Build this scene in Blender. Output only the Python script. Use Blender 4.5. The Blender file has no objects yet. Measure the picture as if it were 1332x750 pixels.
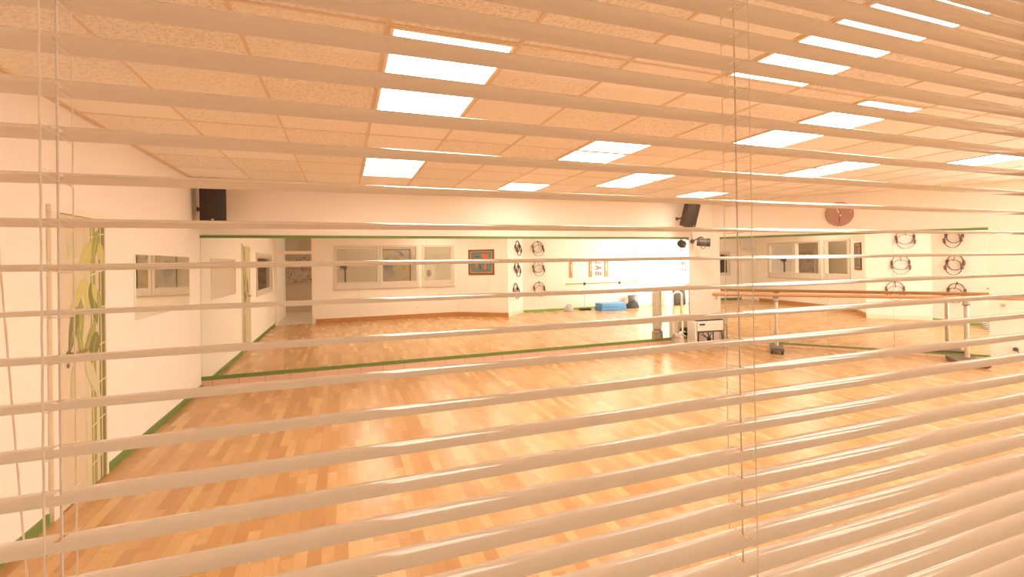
import bpy, bmesh, math, random
from mathutils import Vector, Matrix
random.seed(7)
scn = bpy.context.scene
COL = scn.collection
PI = math.pi
H = 1.555            # eye height
CEIL = H + 1.063     # ceiling height
YB = 7.02            # mirror wall
XL = -1.72           # left wall
YW = 0.335           # room face of the window wall
GX, GY, T = -1.0547, 5.8941, 0.625   # ceiling grid
ANG = math.radians(-49.4)
RC = Vector((6.477, YB, 0))
RD = Vector((math.cos(ANG), math.sin(ANG), 0))
RN = Vector((RD.y, -RD.x, 0))        # into the room
YF = 0.30                            # far wall beside the pier
K0, K1, A1 = Vector((3.1, YW, 0)), Vector((4.37, 1.30, 0)), Vector((5.2, YF, 0))
XF = RC.x + (YB - YF) / math.tan(-ANG)
RLEN = (Vector((XF, YF, 0)) - RC).length

# ------------------------------------------------------------------ helpers
class MB:
    def __init__(s): s.v = []; s.f = []; s.m = []; s.sm = []
    def add(s, vs, fs, mi=0, smooth=False):
        o = len(s.v); s.v += [tuple(v) for v in vs]
        for f in fs:
            s.f.append(tuple(i + o for i in f)); s.m.append(mi); s.sm.append(smooth)
        return s
    def box(s, a, b, mi=0, M=None):
        x0, y0, z0 = a; x1, y1, z1 = b
        vs = [Vector(p) for p in ((x0,y0,z0),(x1,y0,z0),(x1,y1,z0),(x0,y1,z0),(x0,y0,z1),(x1,y0,z1),(x1,y1,z1),(x0,y1,z1))]
        if M: vs = [M @ v for v in vs]
        return s.add(vs, [(0,3,2,1),(4,5,6,7),(0,1,5,4),(1,2,6,5),(2,3,7,6),(3,0,4,7)], mi)
    def bbox(s, a, b, r, mi=0, M=None):
        """box with chamfered edges"""
        bm = bmesh.new(); bmesh.ops.create_cube(bm, size=1)
        c = [(a[i]+b[i])/2 for i in range(3)]; d = [abs(b[i]-a[i]) for i in range(3)]
        for v in bm.verts: v.co = Vector((c[0]+v.co.x*d[0], c[1]+v.co.y*d[1], c[2]+v.co.z*d[2]))
        bmesh.ops.bevel(bm, geom=bm.edges[:], offset=r, segments=2, affect='EDGES', profile=.6)
        bm.verts.index_update()
        vs = [v.co.copy() for v in bm.verts]
        if M: vs = [M @ v for v in vs]
        s.add(vs, [[v.index for v in f.verts] for f in bm.faces], mi, False); bm.free(); return s
    def tube(s, pts, r, n=10, mi=0, closed=False, cap=True, M=None):
        pts = [Vector(p) for p in pts]; N = len(pts); o = []
        prev = None
        for i, p in enumerate(pts):
            if closed: t = pts[(i+1) % N] - pts[i-1]
            else: t = pts[min(i+1, N-1)] - pts[max(i-1, 0)]
            t.normalize()
            if prev is None:
                a = Vector((0,0,1)) if abs(t.z) < .9 else Vector((1,0,0))
                u = t.cross(a).normalized()
            else:
                u = (prev - t * prev.dot(t)).normalized()
            prev = u; w = t.cross(u)
            rr = r[i] if isinstance(r, (list, tuple)) else r
            for k in range(n):
                q = 2*PI*k/n; o.append(p + (u*math.cos(q) + w*math.sin(q))*rr)
        fs = []
        for i in range(N if closed else N-1):
            j = (i+1) % N
            for k in range(n):
                l = (k+1) % n
                fs.append((i*n+k, i*n+l, j*n+l, j*n+k))
        if cap and not closed:
            fs.append(tuple(range(n-1, -1, -1))); fs.append(tuple((N-1)*n+k for k in range(n)))
        if M: o = [M @ v for v in o]
        return s.add(o, fs, mi, True)
    def lathe(s, prof, n=32, mi=0, M=None):
        vs = []
        for r, z in prof:
            for k in range(n):
                a = 2*PI*k/n; vs.append(Vector((r*math.cos(a), r*math.sin(a), z)))
        fs = []
        for i in range(len(prof)-1):
            for k in range(n):
                l = (k+1) % n; fs.append((i*n+k, i*n+l, (i+1)*n+l, (i+1)*n+k))
        fs.append(tuple(range(n-1,-1,-1))); fs.append(tuple((len(prof)-1)*n+k for k in range(n)))
        if M: vs = [M @ v for v in vs]
        return s.add(vs, fs, mi, True)
    def prism(s, poly, z0, z1, mi=0, M=None, smooth=False):
        n = len(poly)
        vs = [Vector((p[0],p[1],z0)) for p in poly] + [Vector((p[0],p[1],z1)) for p in poly]
        fs = [tuple(range(n-1,-1,-1)), tuple(range(n,2*n))] + [(i,(i+1)%n,(i+1)%n+n,i+n) for i in range(n)]
        if M: vs = [M @ v for v in vs]
        return s.add(vs, fs, mi, smooth)
    def build(s, name, mats, parent=None):
        me = bpy.data.meshes.new(name); me.from_pydata(s.v, [], s.f)
        for m in (mats if isinstance(mats, (list, tuple)) else [mats]): me.materials.append(m)
        for p, mi, sm in zip(me.polygons, s.m, s.sm): p.material_index = mi; p.use_smooth = sm
        bm = bmesh.new(); bm.from_mesh(me); bmesh.ops.recalc_face_normals(bm, faces=bm.faces[:]); bm.to_mesh(me); bm.free()
        if any(s.sm):
            try: me.set_sharp_from_angle(angle=math.radians(38))
            except Exception: pass
        me.update()
        o = bpy.data.objects.new(name, me); COL.objects.link(o)
        if parent is not None: o.parent = parent
        return o

def empty(name, loc=(0,0,0), rz=0):
    o = bpy.data.objects.new(name, None); COL.objects.link(o); o.location = loc; o.rotation_euler = (0,0,rz)
    o.empty_display_size = .05
    return o
def tag(o, label, cat, group=None):
    o['label'] = label; o['category'] = cat
    if group: o['group'] = group
    return o
def struct(o, label=None):
    o['kind'] = 'structure'
    if label: o['label'] = label
    return o
def copy_tree(o, parent=None):
    c = o.copy(); COL.objects.link(c)
    if parent is not None: c.parent = parent
    for ch in list(o.children): copy_tree(ch, c)
    return c

# ------------------------------------------------------------------ materials
def new_mat(name):
    m = bpy.data.materials.new(name); m.use_nodes = True
    nt = m.node_tree; b = nt.nodes['Principled BSDF']
    return m, nt, b
def N(nt, t, **kw):
    n = nt.nodes.new(t)
    for k, v in kw.items(): setattr(n, k, v)
    return n
def plain(name, col, rough=.6, metal=0, spec=.5, coat=0, var=.04, scale=40, bump=0.0, emit=None):
    """painted / plastic / metal surface with a little procedural mottling"""
    m, nt, b = new_mat(name); L = nt.links
    tc = N(nt, 'ShaderNodeTexCoord'); nz = N(nt, 'ShaderNodeTexNoise'); nz.inputs['Scale'].default_value = scale; nz.inputs['Detail'].default_value = 3
    L.new(tc.outputs['Object'], nz.inputs['Vector'])
    mx = N(nt, 'ShaderNodeMix', data_type='RGBA'); L.new(nz.outputs['Fac'], mx.inputs[0])
    mx.inputs[6].default_value = (*[max(0, c*(1-var)) for c in col], 1); mx.inputs[7].default_value = (*[min(1, c*(1+var)) for c in col], 1)
    L.new(mx.outputs[2], b.inputs['Base Color'])
    b.inputs['Roughness'].default_value = rough; b.inputs['Metallic'].default_value = metal
    b.inputs['Specular IOR Level'].default_value = spec; b.inputs['Coat Weight'].default_value = coat
    if bump:
        bp = N(nt, 'ShaderNodeBump'); bp.inputs['Strength'].default_value = bump; bp.inputs['Distance'].default_value = .002
        L.new(nz.outputs['Fac'], bp.inputs['Height']); L.new(bp.outputs[0], b.inputs['Normal'])
    return m
def emit_mat(name, col, s):
    m, nt, b = new_mat(name); b.inputs['Base Color'].default_value = (*[c*.9 for c in col],1)
    b.inputs['Emission Color'].default_value = (*col,1); b.inputs['Emission Strength'].default_value = s
    return m
def glass_mat(name, rough=0.0, tint=(1,1,1), f=1.0):
    m, nt, b = new_mat(name); L = nt.links; nt.nodes.remove(b)
    out = nt.nodes['Material Output']; tr = N(nt,'ShaderNodeBsdfTransparent'); gl = N(nt,'ShaderNodeBsdfGlossy'); mx = N(nt,'ShaderNodeMixShader'); lw = N(nt,'ShaderNodeLayerWeight')
    tr.inputs[0].default_value = (*tint,1); gl.inputs['Roughness'].default_value = rough; lw.inputs[0].default_value = .5
    pw = N(nt,'ShaderNodeMath', operation='POWER'); pw.inputs[1].default_value = 5; L.new(lw.outputs['Facing'], pw.inputs[0])
    mu = N(nt,'ShaderNodeMath', operation='MULTIPLY_ADD'); mu.inputs[1].default_value = .96*f; mu.inputs[2].default_value = .04*f
    L.new(pw.outputs[0], mu.inputs[0]); L.new(mu.outputs[0], mx.inputs[0]); L.new(tr.outputs[0], mx.inputs[1]); L.new(gl.outputs[0], mx.inputs[2]); L.new(mx.outputs[0], out.inputs[0])
    return m
def mirror_mat(name):
    m, nt, b = new_mat(name)
    b.inputs['Base Color'].default_value = (.89,.895,.83,1); b.inputs['Metallic'].default_value = 1; b.inputs['Roughness'].default_value = 0.0
    return m

def floor_mat():
    m, nt, b = new_mat('beech_strip_parquet'); L = nt.links
    tc = N(nt,'ShaderNodeNewGeometry'); sp = N(nt,'ShaderNodeSeparateXYZ'); L.new(tc.outputs['Position'], sp.inputs[0])
    def M(op, a, b2=None, c=None):
        n = N(nt,'ShaderNodeMath', operation=op)
        for i, q in enumerate((a, b2, c)):
            if q is None: continue
            if isinstance(q, (int,float)): n.inputs[i].default_value = q
            else: L.new(q, n.inputs[i])
        return n.outputs[0]
    u = M('DIVIDE', sp.outputs[0], .068); cu = M('FLOOR', u); fu = M('FRACT', u)
    w1 = N(nt,'ShaderNodeTexWhiteNoise', noise_dimensions='1D'); L.new(cu, w1.inputs['W'])
    v = M('ADD', M('DIVIDE', sp.outputs[1], .46), M('MULTIPLY', w1.outputs['Value'], 9.0)); cv = M('FLOOR', v); fv = M('FRACT', v)
    cb = N(nt,'ShaderNodeCombineXYZ'); L.new(cu, cb.inputs[0]); L.new(cv, cb.inputs[1])
    w2 = N(nt,'ShaderNodeTexWhiteNoise', noise_dimensions='3D'); L.new(cb.outputs[0], w2.inputs['Vector'])
    # grain
    mp = N(nt,'ShaderNodeMapping'); mp.inputs['Scale'].default_value = (60,5,1); L.new(tc.outputs['Position'], mp.inputs[0])
    nz = N(nt,'ShaderNodeTexNoise'); nz.inputs['Scale'].default_value = 1; nz.inputs['Detail'].default_value = 4; nz.inputs['Distortion'].default_value = 1.2
    ad = N(nt,'ShaderNodeVectorMath', operation='ADD'); L.new(mp.outputs[0], ad.inputs[0]); L.new(w2.outputs['Color'], ad.inputs[1]); L.new(ad.outputs[0], nz.inputs['Vector'])
    f = M('ADD', M('MULTIPLY', w2.outputs['Value'], .74), M('MULTIPLY', nz.outputs['Fac'], .26))
    cr = N(nt,'ShaderNodeValToRGB'); L.new(f, cr.inputs[0]); e = cr.color_ramp.elements
    e[0].position = .06; e[0].color = (.46,.24,.10,1); e[1].position = .95; e[1].color = (.66,.43,.205,1)
    q = e.new(.4); q.color = (.54,.305,.13,1); q = e.new(.7); q.color = (.60,.36,.16,1)
    # joints
    eu = M('LESS_THAN', M('ABSOLUTE', M('SUBTRACT', fu, .5)), .485); ev = M('LESS_THAN', M('ABSOLUTE', M('SUBTRACT', fv, .5)), .496)
    jn = M('ADD', M('MULTIPLY', M('MULTIPLY', eu, ev), .3), .7)
    mx = N(nt,'ShaderNodeMix', data_type='RGBA', blend_type='MULTIPLY'); mx.inputs[0].default_value = 1
    L.new(cr.outputs[0], mx.inputs[6]); cc = N(nt,'ShaderNodeCombineXYZ')
    for i in range(3): L.new(jn, cc.inputs[i])
    L.new(cc.outputs[0], mx.inputs[7]); L.new(mx.outputs[2], b.inputs['Base Color'])
    n2 = N(nt,'ShaderNodeTexNoise'); n2.inputs['Scale'].default_value = 2.5; L.new(tc.outputs['Position'], n2.inputs['Vector'])
    L.new(M('ADD', M('MULTIPLY', n2.outputs['Fac'], .10), M('ADD', M('MULTIPLY', w2.outputs['Value'], .06), .17)), b.inputs['Roughness'])
    b.inputs['Specular IOR Level'].default_value = .30
    return m

def ceiling_mat():
    m, nt, b = new_mat('mineral_fibre_tiles'); L = nt.links
    tc = N(nt,'ShaderNodeNewGeometry'); mp = N(nt,'ShaderNodeMapping')
    mp.inputs['Location'].default_value = (-GX/T + 40, -GY/T + 40, 0); mp.inputs['Scale'].default_value = (1/T, 1/T, 0)
    L.new(tc.outputs['Position'], mp.inputs[0])
    fl = N(nt,'ShaderNodeVectorMath', operation='FLOOR'); L.new(mp.outputs[0], fl.inputs[0])
    wn = N(nt,'ShaderNodeTexWhiteNoise', noise_dimensions='3D'); L.new(fl.outputs[0], wn.inputs['Vector'])
    nz = N(nt,'ShaderNodeTexNoise'); nz.inputs['Scale'].default_value = 58; nz.inputs['Detail'].default_value = 2; nz.inputs['Distortion'].default_value = .8
    L.new(tc.outputs['Position'], nz.inputs['Vector'])
    cr = N(nt,'ShaderNodeValToRGB'); L.new(nz.outputs['Fac'], cr.inputs[0]); e = cr.color_ramp.elements
    e[0].position = .40; e[0].color = (.50,.47,.44,1); e[1].position = .53; e[1].color = (.95,.95,.95,1)
    am = N(nt,'ShaderNodeMath', operation='MULTIPLY_ADD'); L.new(wn.outputs['Value'], am.inputs[0]); am.inputs[1].default_value = .42; am.inputs[2].default_value = .05
    mx = N(nt,'ShaderNodeMix', data_type='RGBA'); L.new(am.outputs[0], mx.inputs[0]); mx.inputs[6].default_value = (.95,.95,.95,1); L.new(cr.outputs[0], mx.inputs[7])
    cr2 = N(nt,'ShaderNodeValToRGB'); L.new(wn.outputs['Value'], cr2.inputs[0]); e = cr2.color_ramp.elements
    e[0].position = 0; e[0].color = (1,.97,.93,1); e[1].position = 1; e[1].color = (.98,.93,.87,1)
    m2 = N(nt,'ShaderNodeMix', data_type='RGBA', blend_type='MULTIPLY'); m2.inputs[0].default_value = 1; L.new(cr2.outputs[0], m2.inputs[6]); L.new(mx.outputs[2], m2.inputs[7])
    L.new(m2.outputs[2], b.inputs['Base Color']); b.inputs['Roughness'].default_value = .95; b.inputs['Specular IOR Level'].default_value = .1
    bp = N(nt,'ShaderNodeBump'); bp.inputs['Strength'].default_value = .25; bp.inputs['Distance'].default_value = .003; L.new(cr.outputs[0], bp.inputs['Height']); L.new(bp.outputs[0], b.inputs['Normal'])
    return m

def tile_mat():
    m, nt, b = new_mat('skirting_tiles'); L = nt.links
    tc = N(nt,'ShaderNodeTexCoord'); mp = N(nt,'ShaderNodeMapping'); L.new(tc.outputs['Object'], mp.inputs[0]); mp.inputs['Rotation'].default_value = (PI/2,0,0)
    br = N(nt,'ShaderNodeTexBrick'); br.offset = 0; br.inputs['Scale'].default_value = 1; br.inputs['Brick Width'].default_value = .3; br.inputs['Row Height'].default_value = 1; br.inputs['Mortar Size'].default_value = .004
    br.inputs['Color1'].default_value = (.74,.50,.37,1); br.inputs['Color2'].default_value = (.70,.46,.34,1); br.inputs['Mortar'].default_value = (.42,.28,.2,1)
    L.new(mp.outputs[0], br.inputs['Vector']); L.new(br.outputs['Color'], b.inputs['Base Color']); b.inputs['Roughness'].default_value = .35
    return m
def wood_mat(name, c1, c2, axis=(1,14,14), rough=.4):
    m, nt, b = new_mat(name); L = nt.links
    tc = N(nt,'ShaderNodeTexCoord'); mp = N(nt,'ShaderNodeMapping'); mp.inputs['Scale'].default_value = axis; L.new(tc.outputs['Object'], mp.inputs[0])
    nz = N(nt,'ShaderNodeTexNoise'); nz.inputs['Scale'].default_value = 4; nz.inputs['Detail'].default_value = 5; nz.inputs['Distortion'].default_value = .6; L.new(mp.outputs[0], nz.inputs['Vector'])
    cr = N(nt,'ShaderNodeValToRGB'); L.new(nz.outputs['Fac'], cr.inputs[0]); e = cr.color_ramp.elements
    e[0].position = .3; e[0].color = (*c1,1); e[1].position = .7; e[1].color = (*c2,1)
    L.new(cr.outputs[0], b.inputs['Base Color']); b.inputs['Roughness'].default_value = rough
    return m
def art_mat(name, cols, scale=3, dist=2.0, seed=0.0):
    m, nt, b = new_mat(name); L = nt.links
    tc = N(nt,'ShaderNodeTexCoord'); mp = N(nt,'ShaderNodeMapping'); mp.inputs['Location'].default_value = (seed, seed*1.7, 0); L.new(tc.outputs['Object'], mp.inputs[0])
    nz = N(nt,'ShaderNodeTexNoise'); nz.inputs['Scale'].default_value = scale; nz.inputs['Detail'].default_value = 4; nz.inputs['Distortion'].default_value = dist; L.new(mp.outputs[0], nz.inputs['Vector'])
    cr = N(nt,'ShaderNodeValToRGB'); L.new(nz.outputs['Fac'], cr.inputs[0]); e = cr.color_ramp.elements
    n = len(cols); e[0].position = .28; e[0].color = (*cols[0],1); e[1].position = .72; e[1].color = (*cols[-1],1)
    for i in range(1, n-1): q = e.new(.28 + .44*i/(n-1)); q.color = (*cols[i],1)
    L.new(cr.outputs[0], b.inputs['Base Color']); b.inputs['Roughness'].default_value = .6
    return m
def stripe_mat(name, c1, c2, scale):
    m, nt, b = new_mat(name); L = nt.links
    tc = N(nt,'ShaderNodeTexCoord'); wv = N(nt,'ShaderNodeTexWave', bands_direction='Z'); wv.inputs['Scale'].default_value = scale; L.new(tc.outputs['Object'], wv.inputs['Vector'])
    cr = N(nt,'ShaderNodeValToRGB'); cr.color_ramp.interpolation = 'CONSTANT'; L.new(wv.outputs['Fac'], cr.inputs[0]); e = cr.color_ramp.elements
    e[0].color = (*c1,1); e[1].position = .5; e[1].color = (*c2,1)
    L.new(cr.outputs[0], b.inputs['Base Color']); b.inputs['Roughness'].default_value = .85
    return m
def speckle_mat(name):
    m, nt, b = new_mat(name); L = nt.links
    tc = N(nt,'ShaderNodeTexCoord'); vo = N(nt,'ShaderNodeTexVoronoi'); vo.inputs['Scale'].default_value = 55; L.new(tc.outputs['Object'], vo.inputs['Vector'])
    cr = N(nt,'ShaderNodeValToRGB'); L.new(vo.outputs['Distance'], cr.inputs[0]); e = cr.color_ramp.elements
    e[0].position = .05; e[0].color = (.10,.06,.035,1); e[1].position = .22; e[1].color = (.028,.015,.008,1)
    L.new(cr.outputs[0], b.inputs['Base Color']); b.inputs['Roughness'].default_value = .55
    return m

WALL = plain('warm_white_wall_paint', (.86,.80,.72), .92, spec=.2, var=.012, scale=6, bump=.04)
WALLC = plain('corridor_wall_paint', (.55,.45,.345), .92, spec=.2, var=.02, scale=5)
FLOOR = floor_mat(); CEILM = ceiling_mat(); TILES = tile_mat()
TBAR = plain('ceiling_grid_bar', (.76,.63,.50), .6, var=.02)
GREEN = plain('green_trim_paint', (.155,.235,.055), .5, var=.08)
MIRROR = mirror_mat('silvered_mirror')
GLASS = glass_mat('window_glass', 0, (.97,.985,.97))
GLASSF = glass_mat('glazing_by_blind', 0, (.99,.99,.985), .12)
FRAME = plain('white_window_frame', (.66,.585,.50), .45, var=.015)
CASING = plain('door_casing_paint', (.86,.76,.62), .45, var=.015)
WOODB = wood_mat('orange_wood_skirting', (.42,.19,.06), (.56,.28,.10), (3,3,30))
WOODR = wood_mat('beech_barre', (.50,.25,.10), (.62,.34,.15), (2,2,40), .35)
PANEL = emit_mat('light_diffuser', (1.0,.90,.76), 12.9)
PFRAME = plain('light_panel_frame', (.9,.78,.6), .4, var=.01)
BLACK = plain('black_plastic', (.03,.02,.015), .45, var=.2)
SPK = speckle_mat('speaker_grille')
SPKS = plain('speaker_cabinet', (.055,.03,.018), .5, var=.15)
STEEL = plain('brushed_steel', (.72,.68,.63), .28, metal=.9, var=.05, scale=120)
GREYM = plain('grey_powder_coat', (.55,.49,.43), .4, var=.03)
WHITEP = plain('white_plastic', (.85,.80,.73), .35, var=.01)
SILV = plain('silver_plastic', (.60,.53,.46), .3, metal=.3, var=.03)
DARKG = plain('dark_grey_metal', (.10,.085,.07), .45, var=.1)
CORD = plain('blind_cord', (.90,.82,.74), .8, var=.12, scale=900)
def add_translucency(m, fac):
    nt = m.node_tree; L = nt.links; b = nt.nodes['Principled BSDF']; out = nt.nodes['Material Output']
    tl = N(nt,'ShaderNodeBsdfTranslucent'); tl.inputs[0].default_value = (.92,.85,.77,1); mx = N(nt,'ShaderNodeMixShader'); mx.inputs[0].default_value = fac
    L.new(b.outputs[0], mx.inputs[1]); L.new(tl.outputs[0], mx.inputs[2]); L.new(mx.outputs[0], out.inputs[0])
add_translucency(CORD, .55)
def slat_mat():
    m, nt, b = new_mat('cream_slat_lacquer'); L = nt.links
    tc = N(nt,'ShaderNodeTexCoord'); mp = N(nt,'ShaderNodeMapping'); mp.inputs['Scale'].default_value = (4,60,60); L.new(tc.outputs['Object'], mp.inputs[0])
    nz = N(nt,'ShaderNodeTexNoise'); nz.inputs['Scale'].default_value = 5; nz.inputs['Detail'].default_value = 4; L.new(mp.outputs[0], nz.inputs['Vector'])
    mx = N(nt,'ShaderNodeMix', data_type='RGBA'); L.new(nz.outputs['Fac'], mx.inputs[0]); mx.inputs[6].default_value = (.85,.785,.70,1); mx.inputs[7].default_value = (.90,.835,.75,1)
    L.new(mx.outputs[2], b.inputs['Base Color']); b.inputs['Roughness'].default_value = .075; b.inputs['Specular IOR Level'].default_value = .09
    return m
SLAT = slat_mat()

# ------------------------------------------------------------------ room shell
def wall_seg(name, p0, p1, z0, z1, th, openings=(), mat=WALL, label=None):
    """wall from p0 to p1; its room face is the line p0-p1, thickness goes to the right-hand side away from the room"""
    p0 = Vector((p0[0],p0[1],0)); p1 = Vector((p1[0],p1[1],0)); d = (p1-p0); Ln = d.length; d.normalize()
    n = Vector((d.y,-d.x,0))*th
    mb = MB()
    xs = sorted({0, Ln, *[o[0] for o in openings], *[o[1] for o in openings]}); zs = sorted({z0, z1, *[o[2] for o in openings], *[o[3] for o in openings]})
    M = Matrix(((d.x, n.x/abs(th), 0, p0.x), (d.y, n.y/abs(th), 0, p0.y), (0,0,1,0), (0,0,0,1)))
    for i in range(len(xs)-1):
        for j in range(len(zs)-1):
            cx, cz = (xs[i]+xs[i+1])/2, (zs[j]+zs[j+1])/2
            if any(o[0] < cx < o[1] and o[2] < cz < o[3] for o in openings): continue
            mb.box((xs[i],0,zs[j]), (xs[i+1],abs(th),zs[j+1]), 0, M)
    return struct(mb.build(name, mat), label)

# room outline, clockwise seen from above is: left -> back -> right -> far -> pier -> window wall
WX0 = -.75
wins = [(-.195,.868,-.26,.922), (1.005,1.93,.94,2.0), (2.165,2.94,2.10,3.03)]
WZ0, WZ1, FZ0, FZ1 = 1.065, 2.03, .915, 2.09
# wall thickness lies on the right-hand side of p0->p1 (n = (dy,-dx))
wall_seg('wall_left', (XL,-2.2), (XL,YB), 0, CEIL, -.12, [(2.2+.86, 2.2+2.92, .995, 1.77)])
wall_seg('wall_back', (XL-.12,YB), (RC.x+.2,YB), 0, CEIL, -.12)
wall_seg('wall_right', RC, (XF,YF), 0, CEIL, -.12, [(4.7,8.0,.25,2.3)])
wall_seg('wall_front_far', (XF,YF), A1, 0, CEIL, -.12)
wall_seg('wall_front_pier', A1, K1, 0, CEIL, -.12)
wall_seg('wall_front_angled', K1, K0, 0, CEIL, -.12)
wall_seg('wall_front', K0, (WX0,YW), 0, CEIL, -.12, [(K0.x-w[1], K0.x-w[0], WZ0, WZ1) for w in wins])
outline = [(XL-.1,-2.25),(XL-.1,YB+.05),(RC.x+.1,YB+.05),(XF+.3,YF-.05),(XF+.3,-2.25)]
struct(MB().prism(outline[:1]+outline[1:], -.08, 0).build('floor', FLOOR))
struct(MB().prism(outline, CEIL, CEIL+.08).build('ceiling', CEILM))
# corridor on the camera's side of the window wall
CY = -2.2
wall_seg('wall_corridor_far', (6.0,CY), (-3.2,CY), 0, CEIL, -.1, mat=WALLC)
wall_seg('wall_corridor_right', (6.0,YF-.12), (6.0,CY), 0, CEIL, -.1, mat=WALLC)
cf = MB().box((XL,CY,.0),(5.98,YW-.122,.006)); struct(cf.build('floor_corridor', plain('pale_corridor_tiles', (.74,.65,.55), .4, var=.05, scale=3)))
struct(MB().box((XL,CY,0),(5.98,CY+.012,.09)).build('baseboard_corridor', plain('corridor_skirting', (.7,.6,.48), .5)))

# skirtings
def strip(name, p0, p1, z0, z1, th, mat):
    p0 = Vector((p0[0],p0[1],0)); p1 = Vector((p1[0],p1[1],0)); d = (p1-p0); Ln = d.length; d.normalize(); n = Vector((-d.y,d.x,0))
    M = Matrix(((d.x,n.x,0,p0.x),(d.y,n.y,0,p0.y),(0,0,1,0),(0,0,0,1)))
    o = MB().box((0,0,z0),(Ln,th,z1)).build(name, mat); o.matrix_world = M
    return struct(o)
strip('baseboard_left', (XL,3.70), (XL,YW), 0, .065, .014, GREEN)
strip('baseboard_left_rear', (XL,YB-.02), (XL,4.46), 0, .065, .014, GREEN)
strip('baseboard_back', (5.9,YB), (XL+.014,YB), 0, .112, .012, TILES)
strip('baseboard_front', (WX0+.02,YW), (K0.x,YW), 0, .12, .015, WOODB)
strip('baseboard_front_angled', K0, K1, 0, .12, .015, WOODB)
strip('baseboard_front_pier', K1, A1, 0, .10, .015, plain('pale_skirting', (.82,.70,.52), .5))
strip('baseboard_front_far', A1, (XF-.2,YF), 0, .06, .014, plain('bright_green_skirting', (.25,.42,.10), .5))
q0 = RC + RD*3.95; q1 = RC
strip('baseboard_right', q0, q1, 0, .05, .012, TILES)

# ceiling grid bars clipped to the room outline
poly = [(XL,YW),(XL,YB),(RC.x,RC.y),(XF,YF),(A1.x,A1.y),(K1.x,K1.y),(K0.x,K0.y)]
def clip(axis, c):
    hits = []
    for i in range(len(poly)):
        a, b = poly[i], poly[(i+1) % len(poly)]
        if (a[axis]-c)*(b[axis]-c) < 0:
            t = (c-a[axis])/(b[axis]-a[axis]); hits.append(a[1-axis]+t*(b[1-axis]-a[1-axis]))
    hits.sort(); return [(hits[i],hits[i+1]) for i in range(0,len(hits)-1,2)]
g = MB()
for c in range(-1, 21):
    x = GX+c*T
    for a, b in clip(0, x): g.box((x-.0095,a,CEIL-.0035),(x+.0095,b,CEIL-.0005))
for r in range(-1, 9):
    y = GY-r*T
    for a, b in clip(1, y): g.box((a,y-.0095,CEIL-.003),(b,y+.0095,CEIL-.0005))
struct(g.build('trim_1', TBAR), None)
# wall angle around the edge of the ceiling
g = MB()
for a, b in ((poly[0],poly[1]),(poly[1],poly[2]),(poly[2],poly[3])):
    a = Vector((*a,0)); b = Vector((*b,0)); d = (b-a).normalized(); n = Vector((d.y,-d.x,0))
    M = Matrix(((d.x,n.x,0,a.x),(d.y,n.y,0,a.y),(0,0,1,0),(0,0,0,1)))
    g.box((0,0,CEIL-.004),((b-a).length,.022,CEIL-.0005),0,M)
struct(g.build('trim_2', TBAR))

# ------------------------------------------------------------------ windows in the window wall
def window(n, x0, x1, z0, z1, ox0, ox1, oz0, oz1, y, gm):
    e = struct(empty('window_%d' % n, ((x0+x1)/2, y, oz0)))
    loc = Vector(e.location); mb = MB()
    def bx(a, b): mb.bbox(tuple(Vector(a)-loc), tuple(Vector(b)-loc), .004)
    ya, yb = y+.001, y+.022
    bx((ox0,ya,oz0),(x0,yb,oz1)); bx((x1,ya,oz0),(ox1,yb,oz1)); bx((x0,ya,z1),(x1,yb,oz1)); bx((x0,ya,oz0),(x1,yb,z0))
    mb.build('window_frame', FRAME, e)
    m2 = MB(); m2.box(tuple(Vector((x0,y-.012,z0))-loc), tuple(Vector((x1,y-.009,z1))-loc)); m2.build('pane', gm, e)
    m3 = MB(); m3.bbox(tuple(Vector((ox0-.01,y+.001,oz0-.03))-loc), tuple(Vector((ox1+.01,y+.05,oz0))-loc), .004); m3.build('window_sill', FRAME, e)
    return e
for i, w in enumerate(wins): window(i+1, w[0], w[1], WZ0, WZ1, w[2], w[3], FZ0, FZ1, YW, GLASSF if i == 0 else GLASS)

# window in the left wall, looking into a dim side room
e = struct(empty('window_4', (XL, 1.89, .995)))
mb = MB(); lx = 0.0
for a, b in (((0.001,-1.10,-.07),(.022,-1.03,.845)),((0.001,1.03,-.07),(.022,1.10,.845)),((0.001,-1.03,.775),(.022,1.03,.845)),((0.001,-1.03,-.07),(.022,1.03,0)),((-.06,-1.03,0),(-.02,-.98,.775)),((-.06,.98,0),(-.02,1.03,.775)),((-.06,-.98,.735),(-.02,.98,.775)),((-.06,-.98,0),(-.02,.98,.04))): mb.box(a, b)
mb.build('window_frame', FRAME, e); MB().box((-.042,-.98,.04),(-.038,.98,.735)).build('pane', GLASS, e)
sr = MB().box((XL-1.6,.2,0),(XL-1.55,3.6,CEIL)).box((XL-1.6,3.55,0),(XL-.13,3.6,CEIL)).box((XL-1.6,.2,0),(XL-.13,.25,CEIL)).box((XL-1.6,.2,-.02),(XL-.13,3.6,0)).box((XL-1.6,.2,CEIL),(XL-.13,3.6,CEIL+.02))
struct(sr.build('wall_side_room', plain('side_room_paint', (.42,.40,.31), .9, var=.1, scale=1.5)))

# large bright window of the right-hand wall (beyond the frame, lights the room)
Mr = Matrix(((RD.x,RN.x,0,RC.x),(RD.y,RN.y,0,RC.y),(0,0,1,0),(0,0,0,1)))
e = struct(empty('window_5', Mr @ Vector((6.35,0,.25)), ANG))
mb = MB()
for s in (-1.65,-.58,.52,1.59): mb.box((s,.03,0),(s+.06,.09,2.05))
mb.box((-1.65,.03,0),(1.65,.09,.06)).box((-1.65,.03,1.99),(1.65,.09,2.05)); mb.build('window_frame', FRAME, e)
MB().box((-1.6,.055,.05),(1.6,.06,2.0)).build('pane', GLASS, e)

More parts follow.
